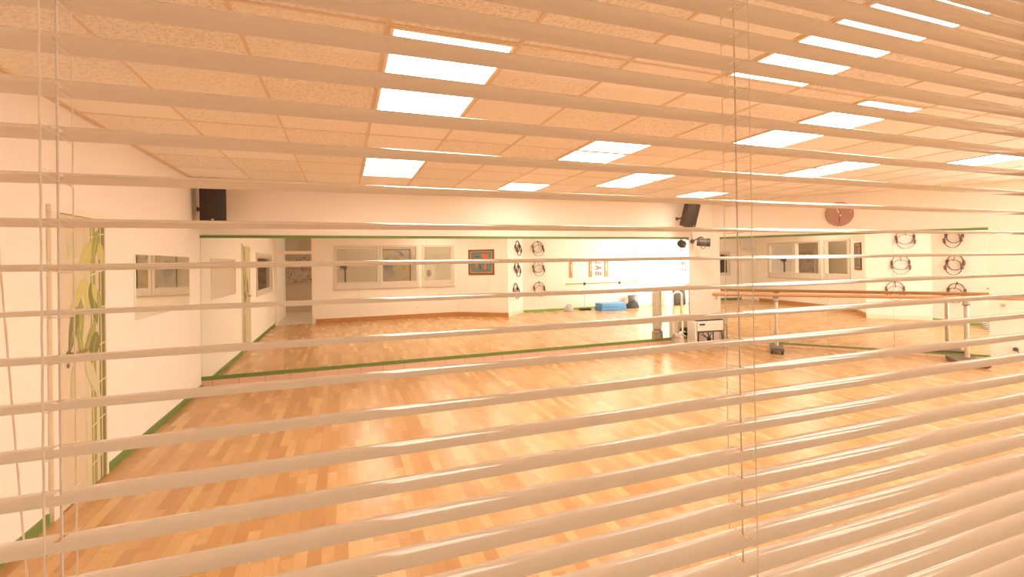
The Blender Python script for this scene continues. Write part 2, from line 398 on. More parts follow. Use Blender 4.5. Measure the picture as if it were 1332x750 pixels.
# open doorway between room and corridor: posts and transom bar
e = struct(empty('door_3', (-1.22,YW-.06,0))); mb = MB()
mb.box((-.50,-.06,0),(-.44,.075,2.6)).box((.40,-.06,0),(.47,.075,2.6)).box((-.44,-.04,1.86),(.40,.05,1.94)); mb.build('door_frame', CASING, e)
MB().box((-.44,-.003,1.94),(.40,.003,2.6)).build('transom_pane', GLASS, e)

# ------------------------------------------------------------------ left-wall door with bamboo print
DY0, DY1, DZ = 3.835, 4.425, 1.912
e = struct(empty('door_1', (XL,DY0,0)), 'white door in the left wall printed with green bamboo')
mb = MB(); w = DY1-DY0
mb.bbox((.001,-.115,0),(.026,-.036,1.915),.004).bbox((.001,-.115,1.9155),(.026,w+.03,1.960),.004).bbox((.001,w+.004,0),(.020,w+.03,1.915),.003)
mb.bbox((.001,-.0355,0),(.010,-.004,1.915),.002); mb.build('door_frame', CASING, e)
MB().bbox((.001,0,.008),(.016,w,DZ),.003).build('door_leaf', plain('cream_door_leaf', (.66,.56,.40), .5, var=.03, scale=4), e)
pr = MB()
def leaf(a0, z0, a1, z1, wd, mi, bend=.0, k=0):
    A = Vector((a0*w, z0)); B = Vector((a1*w, z1)); d = B-A; L_ = d.length; d.normalize(); n = Vector((-d.y,d.x))
    n_ = 9; up = []; dn = []
    for i in range(n_):
        t = i/(n_-1); ww = 1.8*wd*(math.sin(PI*t**.75))**.9*(1-.25*t) if 0 < t < 1 else 0
        c = A + d*L_*t + n*bend*math.sin(PI*t)
        up.append(c+n*ww); dn.append(c-n*ww)
    pts = up + dn[::-1][1:-1]
    pts = [(min(max(p.x,.006),w-.004), p.y) for p in pts]
    x = .0168 + .0004*k
    pr.add([Vector((x,p[0],p[1])) for p in pts], [tuple(range(len(pts)))], mi)
    pr.add([Vector((x+.0002,q.x if .006<q.x<w-.004 else min(max(q.x,.006),w-.004),q.y)) for q in (A, A+d*L_*.5+n*(bend+.003), B, A+d*L_*.5+n*(bend-.003))], [(0,1,2,3)], 3)
def stalk(a0, a1, z0, z1, mi, k):
    x = .0165+.0002*k; n_ = 14
    pr.add([Vector((x,a0*w,z0)),Vector((x,a1*w,z0)),Vector((x,a1*w,z1)),Vector((x,a0*w,z1))], [(0,1,2,3)], mi)
    c = (a0*.65+a1*.35); hw = (a1-a0)*.10
    pr.add([Vector((x+.0001,(c-hw)*w,z0)),Vector((x+.0001,(c+hw)*w,z0)),Vector((x+.0001,(c+hw)*w,z1)),Vector((x+.0001,(c-hw)*w,z1))], [(0,1,2,3)], 4)
    z = z0+.12+random.random()*.15
    while z < z1:
        pr.add([Vector((x+.0003,(a0-.01)*w,z)),Vector((x+.0003,min(a1+.01,.995)*w,z+.012)),Vector((x+.0003,min(a1+.01,.995)*w,z+.022)),Vector((x+.0003,(a0-.01)*w,z+.010))], [(0,1,2,3)], 5); z += .27
stalk(.845,.99,.01,1.905,2,0); stalk(.64,.76,.01,1.905,0,1); stalk(.50,.54,.01,1.905,4,1); stalk(.25,.34,1.2,1.905,4,1)
zz = lambda v: 1.91-(v-130)/590*1.02; aa = lambda x: (x-140)/182
for i,(x0,y0,x1,y1,wd,mi,bd) in enumerate([(262,225,200,340,.040,1,.02),(292,170,262,320,.030,0,.0),(296,225,324,330,.030,1,-.01),(235,372,168,490,.028,1,.02),(238,375,248,540,.024,1,.0),(255,392,285,575,.040,2,.01),
        (215,450,208,690,.030,0,.0),(197,480,166,665,.034,2,.01),(262,395,312,515,.024,1,-.01),(275,560,212,700,.030,0,.02),(180,215,170,300,.022,4,.0),(285,600,250,735,.045,2,.0),(200,560,225,700,.02,0,0),(290,420,300,560,.02,0,0),(230,690,300,900,.03,4,0),(190,700,175,860,.02,4,0)]):
    leaf(aa(x0), zz(y0), aa(x1), zz(y1), wd, mi, bd, 1+i*.15)
pr.build('bamboo_print', [plain('bamboo_mid', (.33,.33,.08), .5, var=.1), plain('bamboo_light', (.55,.52,.16), .5, var=.1), plain('bamboo_dark', (.20,.20,.055), .5, var=.15), plain('bamboo_vein', (.62,.58,.28), .5), plain('bamboo_pale', (.60,.56,.34), .5, var=.08), plain('bamboo_node', (.72,.66,.42), .5)], e)
hd = MB(); hd.lathe([(.018,0),(.020,.004),(.016,.010)], 20, 0, Matrix.Translation((.017,.075,1.0)) @ Matrix.Rotation(PI/2,4,'Y'))
hd.tube([(.022,.075,1.0),(.055,.075,1.0),(.062,.085,1.0),(.062,.20,1.003)], .009, 10)
hd.lathe([(.015,0),(.016,.003),(.012,.006)], 16, 0, Matrix.Translation((.017,.075,.925)) @ Matrix.Rotation(PI/2,4,'Y'))
hd.build('door_handle', plain('bronzed_handle', (.30,.20,.13), .35, metal=.6), e)

# white door in the far wall (seen in the mirror) with red lettering
def letters(txt, parent, x, y, z0, size, step, mat, name='red_lettering'):
    """upright column read from the bottom up, letters turned a quarter, facing +y"""
    mb = MB(); dg = bpy.context.evaluated_depsgraph_get()
    for i, c in enumerate(txt):
        cu = bpy.data.curves.new('glyph', 'FONT'); cu.body = c; cu.size = size; cu.extrude = .001; cu.offset = .008; cu.align_x = 'CENTER'; cu.align_y = 'CENTER'
        o = bpy.data.objects.new('glyph', cu); COL.objects.link(o)
        bpy.context.view_layer.update(); dg = bpy.context.evaluated_depsgraph_get()
        me = bpy.data.meshes.new_from_object(o.evaluated_get(dg))
        M = Matrix.Translation((x,y,z0+i*step)) @ Matrix.Rotation(PI,4,'Z') @ Matrix.Rotation(PI/2,4,'X') @ Matrix.Rotation(PI/2,4,'Z') @ Matrix.Diagonal((.68,1,1,1))
        mb.add([M @ v.co for v in me.vertices], [tuple(p.vertices) for p in me.polygons])
        COL.objects.unlink(o); bpy.data.objects.remove(o); bpy.data.curves.remove(cu); bpy.data.meshes.remove(me)
    return mb.build(name, mat, parent)
RED = plain('red_lettering_vinyl', (.62,.035,.02), .5)
e = struct(empty('door_2', (10.4,YF,0)), 'wide white door in the far wall with red lettering')
WDOOR = plain('white_door_paint', (.88,.84,.78), .5, var=.01)
mb = MB(); mb.bbox((-1.10,.001,0),(-1.03,.03,2.12),.004).bbox((1.23,.001,0),(1.30,.03,2.12),.004).bbox((-1.03,.001,2.05),(1.23,.03,2.12),.004); mb.build('door_frame', CASING, e)
MB().bbox((-1.03,.001,.01),(.10,.018,2.05),.003).build('door_leaf', WDOOR, e); MB().bbox((.105,.001,.01),(1.23,.018,2.05),.003).build('door_leaf', WDOOR, e)
letters('BALL', e, .88, .019, 1.19, .33, .235, plain('deep_red_lettering', (.40,.012,.010), .6))

# ------------------------------------------------------------------ mirrors
e = tag(empty('wall_mirror', (XL,YB,0)), 'long wall mirror with green edging along the back wall, made of eight panes', 'mirror')
PW = .9535
for k in range(8):
    MB().box((.004+k*PW,-.008,.163),((k+1)*PW+.0025,-.002,1.925)).build('mirror_pane', MIRROR, e)
MB().box((0,-.014,1.925),(8*PW,-.001,1.962)).build('top_edging', GREEN, e)
MB().box((.002,-.014,.115),(8*PW,-.001,.163)).build('bottom_edging', GREEN, e)
S0, S1 = .115, 3.78
e = tag(empty('wall_mirror', RC, ANG), 'shorter wall mirror with green edging on the right wall under the clock', 'mirror')
# local: x along the wall, y toward outside -> room side is -y
seams = [S0, .92, 1.78, 2.66, S1]
for a, b in zip(seams[:-1], seams[1:]): MB().box((a+.0015,-.008,.075),(b-.0015,-.002,1.925)).build('mirror_pane', MIRROR, e)
MB().box((S0,-.014,1.925),(S1,-.001,1.962)).build('top_edging', GREEN, e)
MB().box((S0,-.014,.045),(S1,-.001,.075)).build('bottom_edging', GREEN, e)
e = tag(empty('square_mirror', (XL,5.76,1.39)), 'small frameless mirror hung on the left wall beside the bamboo door', 'mirror')
MB().bbox((.001,-.76,-.285),(.012,.76,.285),.002).build('mirror_glass', MIRROR, e)
MB().box((.0005,-.755,-.28),(.0012,.755,.28)).build('backing', DARKG, e)

# ------------------------------------------------------------------ ceiling lights
lights = [(2,0,2,'lit ceiling panel light in the leftmost row, the far one near the mirror wall'),
 (2,4,6,'lit ceiling panel light in the leftmost row, the near large one'),
 (5,-1,0,'small single ceiling panel light right above the middle of the long mirror'),
 (5,2,4,'lit double ceiling panel light in the second row, midway to the mirror wall'),
 (5,6,8,'large lit ceiling panel light in the second row, nearest to the blind'),
 (7,0,2,'lit double ceiling panel light in the third row, the one toward the mirror wall'),
 (7,4,6,'lit ceiling panel light in the third row, the near one right of centre'),
 (10,-1,0,'small single ceiling panel light above the right loudspeaker'),
 (10,2,4,'lit double ceiling panel light above the round wall clock'),
 (12,4,6,'lit ceiling panel light at the right edge of the picture')]
for c, r0, r1, lab in lights:
    x0, x1 = GX+c*T, GX+(c+1)*T; y1, y0 = GY-r0*T, GY-r1*T
    e = tag(empty('ceiling_light', ((x0+x1)/2,(y0+y1)/2,CEIL)), lab, 'ceiling light', 'panel lights in the tiled ceiling')
    n = r1-r0; hx = T/2-.012
    fr = MB(); df = MB()
    for k in range(n):
        a = -(y1-y0)/2+k*T+.012; b = a+T-.024; i = .018
        fr.box((-hx,a,-.008),(-hx+i,b,-.001)).box((hx-i,a,-.008),(hx,b,-.001)).box((-hx+i,a,-.008),(hx-i,a+i,-.001)).box((-hx+i,b-i,-.008),(hx-i,b,-.001))
        MB().box((-hx+i,a+i,-.006),(hx-i,b-i,-.002)).build('diffuser', PANEL, e)
    fr.build('frame', PFRAME, e)

# ------------------------------------------------------------------ venetian blind in front of the camera
BY, SP, SW = .2842, .02145, .0235
BX0, BX1 = -.187, .860
Z0 = 1.5548
e = tag(empty('venetian_blind', (0,BY,2.02)), 'cream venetian blind with open horizontal slats across the whole foreground', 'blind')
ladders = [-.1268, .2862, .745]
def twist(x):
    return -.0014 + .0018*min(max((x+.1268)/.413, -.1), 1.12)   # slight twist along the slat
def slat_mesh():
    xs = [BX0+(BX1-BX0)*i/16 for i in range(17)]; holes = set()
    for lx in ladders: xs += [lx-.0012, lx+.0012]
    xs = sorted(xs); ys = [-.01175,-.0095,-.007,-.0045,-.002,.002,.0045,.007,.0095,.01175]
    vs = []; fs = []
    for x in xs:
        for y in ys: vs.append((x, y, .0026*(1-(y/.01175)**2) + y*twist(x)/.0235))
    n = len(ys)
    for i in range(len(xs)-1):
        hole = any(abs((xs[i]+xs[i+1])/2-lx) < .001 for lx in ladders)
        for j in range(n-1):
            if hole and j in (3,4,5): continue
            fs.append((i*n+j,(i+1)*n+j,(i+1)*n+j+1,i*n+j+1))
    me = bpy.data.meshes.new('slat'); me.from_pydata(vs, [], fs); me.materials.append(SLAT)
    for p in me.polygons: p.use_smooth = True
    me.update(); return me
sm = slat_mesh(); nlo, nhi = -21, 20
for n in range(nlo, nhi+1):
    o = bpy.data.objects.new('slat', sm); COL.objects.link(o); o.parent = e
    o.location = (0, 0, Z0+n*SP-2.02)
    o.rotation_euler = (random.uniform(-.010,.010), random.uniform(-.0006,.0006), 0)
zt, zb = Z0+nhi*SP+.012-2.02, Z0+nlo*SP-.02-2.02
MB().bbox((BX0-.004,-.0125,zt),(BX1+.004,.0125,zt+.024),.002).build('headrail', SLAT, e)
MB().bbox((BX0,-.0125,zb-.008),(BX1,.0125,zb),.003).build('bottom_rail', SLAT, e)
for li, lx in enumerate(ladders):
    mb = MB(); r = .00046 if li == 0 else .00038
    # twisted cord on the near edge, plain cord on the far edge, a rung under every slat
    for y, x, rr in ((-.0138, lx, r), (.0132, lx, .00036)):
        k = 120; pts = []
        for i in range(k+1):
            z = zb + (zt-zb)*i/k; a = i*1.9
            pts.append((x+.00012*math.cos(a), y+.00012*math.sin(a), z))
        mb.tube(pts, rr, 6)
    for n in range(nlo, nhi+1):
        z = Z0+n*SP-2.02
        q = twist(lx)/2
        mb.tube([(lx,-.0138,z-.0004-q),(lx+.0006,0,z-.0012),(lx,.0132,z-.0010+q)], .0003, 5)
        mb.tube([(lx+.0016,-.0138,z+.0016-q),(lx+.0016,0,z+.0020),(lx+.0016,.0132,z+.0010+q)], .00022, 5)
    mb.build('ladder_cord', CORD, e)
    MB().tube([(lx,0,zb-.004),(lx,0,zt+.004)], .00058, 8).build('lift_cord', plain('lift_cord_fibre', (.80,.72,.67), .8, var=.12, scale=1200), e)
MB().tube([(-.170,.0185,zt+.01),(-.1577,.0185,-.46),(-.1485,.0185,-.62),(-.140,.0185,-.76)], .00045, 8).build('pull_cord', CORD, e)

# ------------------------------------------------------------------ camera on a tripod behind the blind (seen in the mirror)
f, yaw, pitch, roll = 613.622, .3514, .0048, -.0155
fw = Vector((math.sin(yaw)*math.cos(pitch), math.cos(yaw)*math.cos(pitch), math.sin(pitch)))
rt = Vector((math.cos(yaw), -math.sin(yaw), 0)); up = rt.cross(fw)
r2 = rt*math.cos(roll)+up*math.sin(roll); u2 = up*math.cos(roll)-rt*math.sin(roll)
CM = Matrix(((r2.x,u2.x,-fw.x,0),(r2.y,u2.y,-fw.y,0),(r2.z,u2.z,-fw.z,H),(0,0,0,1)))
cd = bpy.data.cameras.new('camera'); cam = bpy.data.objects.new('camera', cd); COL.objects.link(cam); cam.matrix_world = CM
cd.sensor_width = 36; cd.lens = f*36/1332; cd.shift_x = -6.8/1332; cd.shift_y = -37.1/1332; cd.clip_start = .01; cd.clip_end = 100
scn.camera = cam
e = tag(empty('photo_camera', (0,-.012,H), -yaw), 'black photo camera reflected in the mirror behind the first window', 'camera')
MB().bbox((-.095,-.125,-.095),(.095,-.065,.040),.010).bbox((-.035,-.122,.036),(.035,-.068,.064),.008).bbox((-.23,-.11,-.045),(-.125,-.075,.0),.006).bbox((-.13,-.10,-.03),(-.09,-.085,-.014),.002).build('camera_body', BLACK, e)
MB().lathe([(.030,0),(.038,.01),(.038,.040),(.036,.042)], 24, 0, Matrix.Translation((0,-.065,-.002)) @ Matrix.Rotation(-PI/2,4,'X')).build('lens', BLACK, e)
e = tag(empty('tripod', (.02,-.09,0)), 'black tripod carrying the photo camera, mirrored behind the first window', 'tripod')
MB().bbox((-.05,-.03,H-.125),(.05,.03,H-.0965),.006).tube([(-.03,0,H-.11),(-.16,-.01,H-.15)], .009, 8).build('tripod_head', BLACK, e)
MB().tube([(0,0,.55),(0,0,H-.12)], .024, 12).build('centre_column', BLACK, e)
for k in range(3):
    a = 2*PI*k/3+.5-PI/2
    MB().tube([(.02*math.cos(a),.02*math.sin(a),1.0),(.33*math.cos(a)*.8,.33*math.sin(a)*.8-.0,.012)], [.016,.010], 10).build('leg', BLACK, e)

# ------------------------------------------------------------------ loudspeakers
def speaker(name, loc, M, label, mount):
    e = tag(empty(name, loc), label, 'loudspeaker', 'wall loudspeakers')
    hw, hd, hh = .137, .12, .213
    pl = [(-hw,hd),(-hw*.72,-hd*.2),(-hw,-hd*.2)]
    body = [(-hw,-hd*.55),(hw,-hd*.55),(hw*.98,hd*.2),(hw*.62,hd),(-hw*.62,hd),(-hw*.98,hd*.2)]
    MB().prism(body, -hh, hh, 0, M).build('cabinet', SPKS, e)
    # gently bowed grille
    n = 10; vs = []; fs = []
    for i in range(n+1):
        t = -1+2*i/n; y = -hd*.55-.004-.032*(1-t*t)
        for z in (-hh+.004, hh-.004): vs.append(M @ Vector((t*hw*.985, y, z)))
    for i in range(n): fs.append((2*i,2*i+2,2*i+3,2*i+1))
    bot = [2*i for i in range(n+1)]; fs.append(tuple(bot[::-1])); fs.append(tuple(2*i+1 for i in range(n+1)))
    MB().add(vs, fs).build('grille', SPK, e)
    MB().bbox((-.014,-hd*.55-.039,-hh+.022),(.014,-hd*.55-.034,-hh+.036),.001,0,M).build('badge', plain('badge_silver', (.75,.6,.5), .3), e)
    mb = MB(); mb.tube(mount, .014, 10); p = Vector(mount[-1]); q = Vector(mount[-2]); d = (p-q).normalized()
    mb.tube([p-d*.012, p], .03, 14); mb.build('wall_bracket', DARKG, e)
    return e
speaker('loudspeaker', (-1.50,6.72,2.318), Matrix.Rotation(.10,4,'Z') @ Matrix.Rotation(.05,4,'X'), 'black loudspeaker in the left corner above the long mirror', [(-.0,.09,.0),(-.1,.17,-.03),(-.2195,.19,-.04)])
speaker('loudspeaker', (5.72,6.72,2.335), Matrix.Rotation(.15,4,'Y') @ Matrix.Rotation(.42,4,'Z') @ Matrix.Rotation(.14,4,'X'), 'black tilted loudspeaker above the right end of the long mirror', [(-.03,.06,-.0),(-.06,.2,-.04),(-.06,.2995,-.04)])
tag(MB().tube([(5.80,7.012,2.20),(5.93,7.008,2.14),(5.985,7.004,2.0),(6.0,7.004,1.84),(5.985,7.004,1.74)], .006, 8).build('speaker_cable', GREYM), 'thin cable hanging from the right loudspeaker beside the mirror', 'cable')

# spotlight on the back wall
e = tag(empty('spotlight', (5.995,YB-.30,1.855)), 'small dark spotlight on the wall right of the long mirror', 'spotlight')
M = Matrix.Rotation(.85,4,'Z') @ Matrix.Rotation(PI/2+.06,4,'X')
MB().lathe([(.055,-.115),(.064,-.11),(.068,-.06),(.068,.05),(.074,.052),(.074,.105),(.066,.108)], 22, 0, M).build('housing', DARKG, e)
MB().lathe([(.062,.104),(.060,.112)], 22, 0, M).build('lens', plain('spot_lens', (.65,.6,.52), .15), e)
mb = MB()
for k in range(6): mb.lathe([(.068,-.055+k*.018),(.075,-.051+k*.018),(.075,-.046+k*.018),(.068,-.042+k*.018)], 22, 0, M)
mb.build('cooling_fins', plain('fin_metal', (.30,.25,.21), .4, metal=.4), e)
MB().tube([(-.02,.0,.085),(.0,.08,.10),(.0,.288,.03)], .011, 8).tube([(0,.281,.03),(0,.298,.03)], .042, 14).build('wall_bracket', DARKG, e)
MB().tube([(-.05,.02,-.06),(-.035,.02,-.10),(0,.02,-.115),(.04,.02,-.10),(.06,.03,-.06)], .005, 8).build('cable_loop', DARKG, e)

# ------------------------------------------------------------------ clock on the right wall
e = tag(empty('wall_clock', Mr @ Vector((1.965,0,2.272)), ANG), 'round mauve wall clock with white hand on the right wall', 'clock')
MX = Matrix.Rotation(PI/2,4,'X')   # local z -> -y (into the room)
R = .200
MB().lathe([(R-.004,.002),(R,.006),(R,.022),(R-.006,.027),(.0005,.027)], 56, 0, MX).build('clock_face', plain('mauve_clock_face', (.44,.245,.20), .4, var=.06, scale=25), e)
def hand(ang, l, w_, y, mi, name, tail=.03):
    d = Vector((math.sin(ang),0,math.cos(ang))); n = Vector((d.z,0,-d.x))
    vs = [-d*tail-n*w_, -d*tail+n*w_, d*l+n*w_*.5, d*l-n*w_*.5]; vs = [v+Vector((0,-y,0)) for v in vs]
    vs += [v+Vector((0,-.002,0)) for v in vs]
    MB().add(vs, [(0,1,2,3),(7,6,5,4),(0,1,5,4),(1,2,6,5),(2,3,7,6),(3,0,4,7)]).build(name, mi, e)
WH = plain('white_hand', (.92,.85,.78), .4); BR = plain('dark_hand', (.12,.05,.035), .5)
hand(-.40, .13, .007, .031, WH, 'hour_hand'); hand(PI+.03, .165, .006, .035, BR, 'minute_hand')
MB().lathe([(.013,.029),(.013,.040),(.004,.043)], 16, 0, Matrix.Translation((.012,0,-.025)) @ MX).build('hub', WH, e)
MB().bbox((.135,-.030,.028),(.175,-.0272,.036),.001).bbox((.135,-.030,.012),(.165,-.0272,.020),.001).build('face_mark', plain('pale_clock_print', (.62,.42,.36), .5), e)

# ------------------------------------------------------------------ ballet barre in front of the right mirror
P1, P2 = Vector((6.68,5.85,0)), Vector((8.34,4.13,0)); bd = (P2-P1).normalized(); BZ = .948
br = empty('ballet_barre', P1, math.atan2(bd.y,bd.x)); tag(br, 'long beech ballet barre on rolling steel posts before the right mirror', 'ballet barre')
PL = (P2-P1).length
MB().tube([(-.97,0,BZ),(-.955,0,BZ),(-.95,0,BZ),(3.3,0,BZ)], [.020,.026,.0275,.0275], 18).build('handrail', WOODR, br)
for k, sx in enumerate((0, PL)):
    pm = MB(); pm.tube([(sx,0,.10),(sx,0,.40)], .031, 18).tube([(sx,0,.38),(sx,0,BZ-.09)], .024 if k == 0 else .029, 18)
    po = pm.build('post', STEEL, br)
    MB().tube([(sx,0,BZ-.115),(sx,0,BZ-.095),(sx,0,BZ-.05),(sx,0,BZ-.032)], [.034,.046,.034,.046], 20).box((sx-.045,-.034,BZ-.036),(sx+.045,.034,BZ-.029)).build('coupling', plain('coupling_grey', (.34,.30,.27), .35, metal=.6), po)
    bm_ = MB()
    if k == 0:
        bm_.bbox((sx-.10,-.20,.055),(sx+.10,.20,.105),.012)
        base = bm_.build('base', plain('dark_cast_base', (.13,.09,.065), .5, var=.2), br)
        for a in (-.075,.075):
            for b in (-.17,.17):
                MB().lathe([(.020,-.014),(.030,-.012),(.030,.012),(.020,.014)], 18, 0, Matrix.Translation((sx+a,b,.031)) @ Matrix.Rotation(PI/2,4,'Y')).build('castor', BLACK, base)
    else:
        bm_.bbox((sx-.17,-.26,.012),(sx+.17,.26,.075),.012)
        base = bm_.build('base', plain('dark_plate_base', (.16,.11,.085), .5, var=.2), br)
        for a in (-.13,.13):
            for b in (-.21,.21): MB().lathe([(.022,0),(.024,.012)], 14, 0, Matrix.Translation((sx+a,b,0))).build('foot', BLACK, base)
tag(MB().bbox((-.012,-.05,.80),(.012,.0,.93),.003, 0, Matrix.Translation(RC+RD*.05) @ Matrix.Rotation(ANG,4,'Z')).bbox((-.012,-.09,.905),(.012,.0,.93),.003,0,Matrix.Translation(RC+RD*.05) @ Matrix.Rotation(ANG,4,'Z')).build('barre_bracket', GREYM), 'grey wall bracket below the left end of the barre', 'bracket')
e = tag(empty('wall_hook', Mr @ Vector((3.93,0,.845)), ANG), 'small metal hook on the right wall just beyond the mirror edge', 'hook')
MB().bbox((-.02,-.008,-.045),(.02,-.001,-.005),.002).build('plate', GREYM, e); MB().tube([(0,-.008,-.02),(-.03,-.05,-.015),(.02,-.085,.0),(.07,-.08,.01),(.075,-.06,.05)], .007, 8).build('hook_arm', STEEL, e)
e = tag(empty('wall_plug', Mr @ Vector((4.05,0,.185)), ANG), 'dark plug with a short cable low on the right wall', 'plug')
MB().lathe([(.028,0),(.030,.01),(.024,.035),(.012,.045)], 18, 0, MX @ Matrix.Translation((0,0,.001))).build('plug_head', DARKG, e)
MB().tube([(0,-.04,0),(.01,-.052,-.03),(.025,-.045,-.075),(.05,-.02,-.13)], .007, 8).build('cable', DARKG, e)

# ------------------------------------------------------------------ bladeless tower fan by the mirror
e = tag(empty('tower_fan', (5.41,6.72,0), -.68), 'white bladeless tower fan standing before the right end of the long mirror', 'fan')
MB().lathe([(.095,0),(.10,.01),(.102,.17),(.10,.20)], 32).build('base_cylinder', SILV, e)
MB().lathe([(.099,.2005),(.098,.235),(.085,.262),(.055,.272)], 32).build('collar', plain('fan_collar', (.45,.36,.29), .3, metal=.4), e)
pts = []; rw, zb_, zt_ = .072, .34, .93
for i in range(13): a = PI+PI*i/12; pts.append((rw*math.cos(a),0,zb_+rw*math.sin(a)))
for i in range(13): a = PI*i/12; pts.append((rw*math.cos(a),0,zt_+rw*math.sin(a)))
lp = MB(); vs = []; fs = []; n = len(pts)
for i, p in enumerate(pts):
    c = Vector((0,0,min(max(p[2],zb_),zt_))); o = (Vector(p)-c).normalized()
    for k, (a, b) in enumerate(((-.012,-.07),(.014,-.06),(.016,.05),(-.004,.07))): vs.append(Vector(p)+o*a+Vector((0,b,0)))
for i in range(n):
    j = (i+1) % n
    for k in range(4): l = (k+1) % 4; fs.append((i*4+k,j*4+k,j*4+l,i*4+l))
lp.add(vs, fs, 0, True); lp.build('air_loop', WHITEP, e)

# ------------------------------------------------------------------ white unit on a black tube stand with cables
e = tag(empty('audio_unit', (6.04,6.74,0), -.10), 'white audio unit with small dark display right of the tower fan', 'audio unit')
MB().bbox((-.26,-.12,.30),(.26,.16,.475),.012).build('housing', WHITEP, e)
MB().bbox((-.255,-.115,.475),(.255,.155,.492),.004).build('lid', BLACK, e)
MB().bbox((-.225,-.124,.40),(-.115,-.119,.432),.001).build('display', BLACK, e)
mb = MB()
for k in range(7): mb.box((-.07+k*.04,-.1225,.405),(-.05+k*.04,-.1195,.411))
mb.build('button_row', GREYM, e)
e = tag(empty('tube_stand', (6.04,6.74,0), -.10), 'black tube stand carrying the white audio unit', 'stand')
mb = MB()
for y in (-.10,.14): mb.tube([(-.24,y,.0),(-.24,y,.26),(-.225,y,.285),(.225,y,.285),(.24,y,.26),(.24,y,.0)], .011, 8)
mb.build('side_frame', BLACK, e); MB().box((-.25,-.11,.290),(.25,.15,.299)).build('shelf', DARKG, e)
MB().tube([(.30,.02,0),(.30,.02,.40)], .018, 10).tube([(.24,.02,.27),(.30,.02,.27)], .010, 8).build('side_post', GREYM, e)
MB().bbox((-.31,-.11,.0),(-.275,.12,.46),.006).build('side_panel', WHITEP, e)
e = tag(empty('cable_tangle', (6.04,6.74,0), -.10), 'tangle of dark cables under the white audio unit', 'cables')
mb = MB(); rnd = random.Random(3)
for k in range(9):
    a = rnd.uniform(-.2,.2); pts = [(a,.0,.27),(a*.5+rnd.uniform(-.03,.03),-.02,.2),(.03+rnd.uniform(-.03,.03),-.02,.15+rnd.uniform(-.03,.03)),(.03+rnd.uniform(-.05,.05),.0,.12),(rnd.uniform(-.2,.22),.02,.012)]
    mb.tube(pts, .005, 6)
mb.build('loose_cable', BLACK, e)
MB().lathe([(.01,-.03),(.035,-.02),(.045,0),(.035,.02),(.01,.03)], 14, 0, Matrix.Translation((.03,-.03,.15))).build('cable_knot', BLACK, e)

# ------------------------------------------------------------------ pilates rings on the pier and far wall
PADM = plain('ring_pad', (.16,.07,.05), .5, var=.2); RINGM = plain('ring_steel_band', (.12,.06,.045), .4, var=.2)
def ring_proto():
    r = empty('pilates_ring')
    n = 48; R = .175; vs = []; fs = []
    for i in range(n):
        a = 2*PI*i/n
        for dr, dy in ((-.004,-.012),(.004,-.012),(.004,.012),(-.004,.012)): vs.append(((R+dr)*math.cos(a), dy, (R+dr)*math.sin(a)))
    for i in range(n):
        j = (i+1) % n
        for k in range(4): l = (k+1) % 4; fs.append((i*4+k,j*4+k,j*4+l,i*4+l))
    MB().add(vs, fs, 0, True).build('hoop', RINGM, r)
    for s in (-1,1): MB().bbox((s*R-.018,-.026,-.055),(s*R+.018,.026,.055),.010).build('grip_pad', PADM, r)
    return r
proto = ring_proto(); used = False
pd = (A1-K1).normalized(); pn = Vector((pd.y,-pd.x,0)); pn = pn if pn.x > 0 else -pn
clusters = []
for nm, (s, z) in zip(('top','middle','lowest'), ((.80,1.97),(.70,1.345),(.585,.70))): clusters.append(('white pier face', nm, K1+pd*s+Vector((0,0,z)), pn, math.atan2(pd.y,pd.x)))
for nm, (x, z) in zip(('top','middle','lowest'), ((5.72,1.965),(5.73,1.34),(5.745,.69))): clusters.append(('wall right of the pier', nm, Vector((x,YF,z)), Vector((0,1,0)), PI))
for where, nm, p, nv, rz in clusters:
    for k in range(2):
        o = proto if not used else copy_tree(proto); used = True
        dz = .055 if k == 0 else -.055
        o.location = p + nv*(.0263+.053*k) + Vector((0,0,dz)); o.rotation_euler = (0, (.06 if k else -.05)+.0, rz)
        tag(o, 'dark pilates ring on the %s, %s pair, %s ring' % (where, nm, 'upper back' if k == 0 else 'lower front'), 'pilates ring', 'pilates rings hung in pairs on the walls')
    h = tag(empty('ring_hook', p+Vector((0,0,.24)), rz), 'small dark hook holding the %s ring pair on the %s' % (nm, where), 'hook', 'hooks for the pilates rings')
    sgn = 1 if Matrix.Rotation(rz,3,'Z') @ Vector((0,1,0)) @ nv > 0 else -1 if False else (1 if (Matrix.Rotation(rz,3,'Z') @ Vector((0,1,0))).dot(nv) > 0 else -1)
    MB().tube([(0,sgn*.001,-.022),(0,sgn*.032,-.028),(0,sgn*.068,-.137),(0,sgn*.090,-.141),(0,sgn*.098,-.126)], .007, 8).build('peg', RINGM, h)
    MB().box((-.015,min(0,sgn*.004)+sgn*.0005,-.04),(.015,max(0,sgn*.004)+sgn*.0005,.02)).build('plate', RINGM, h)

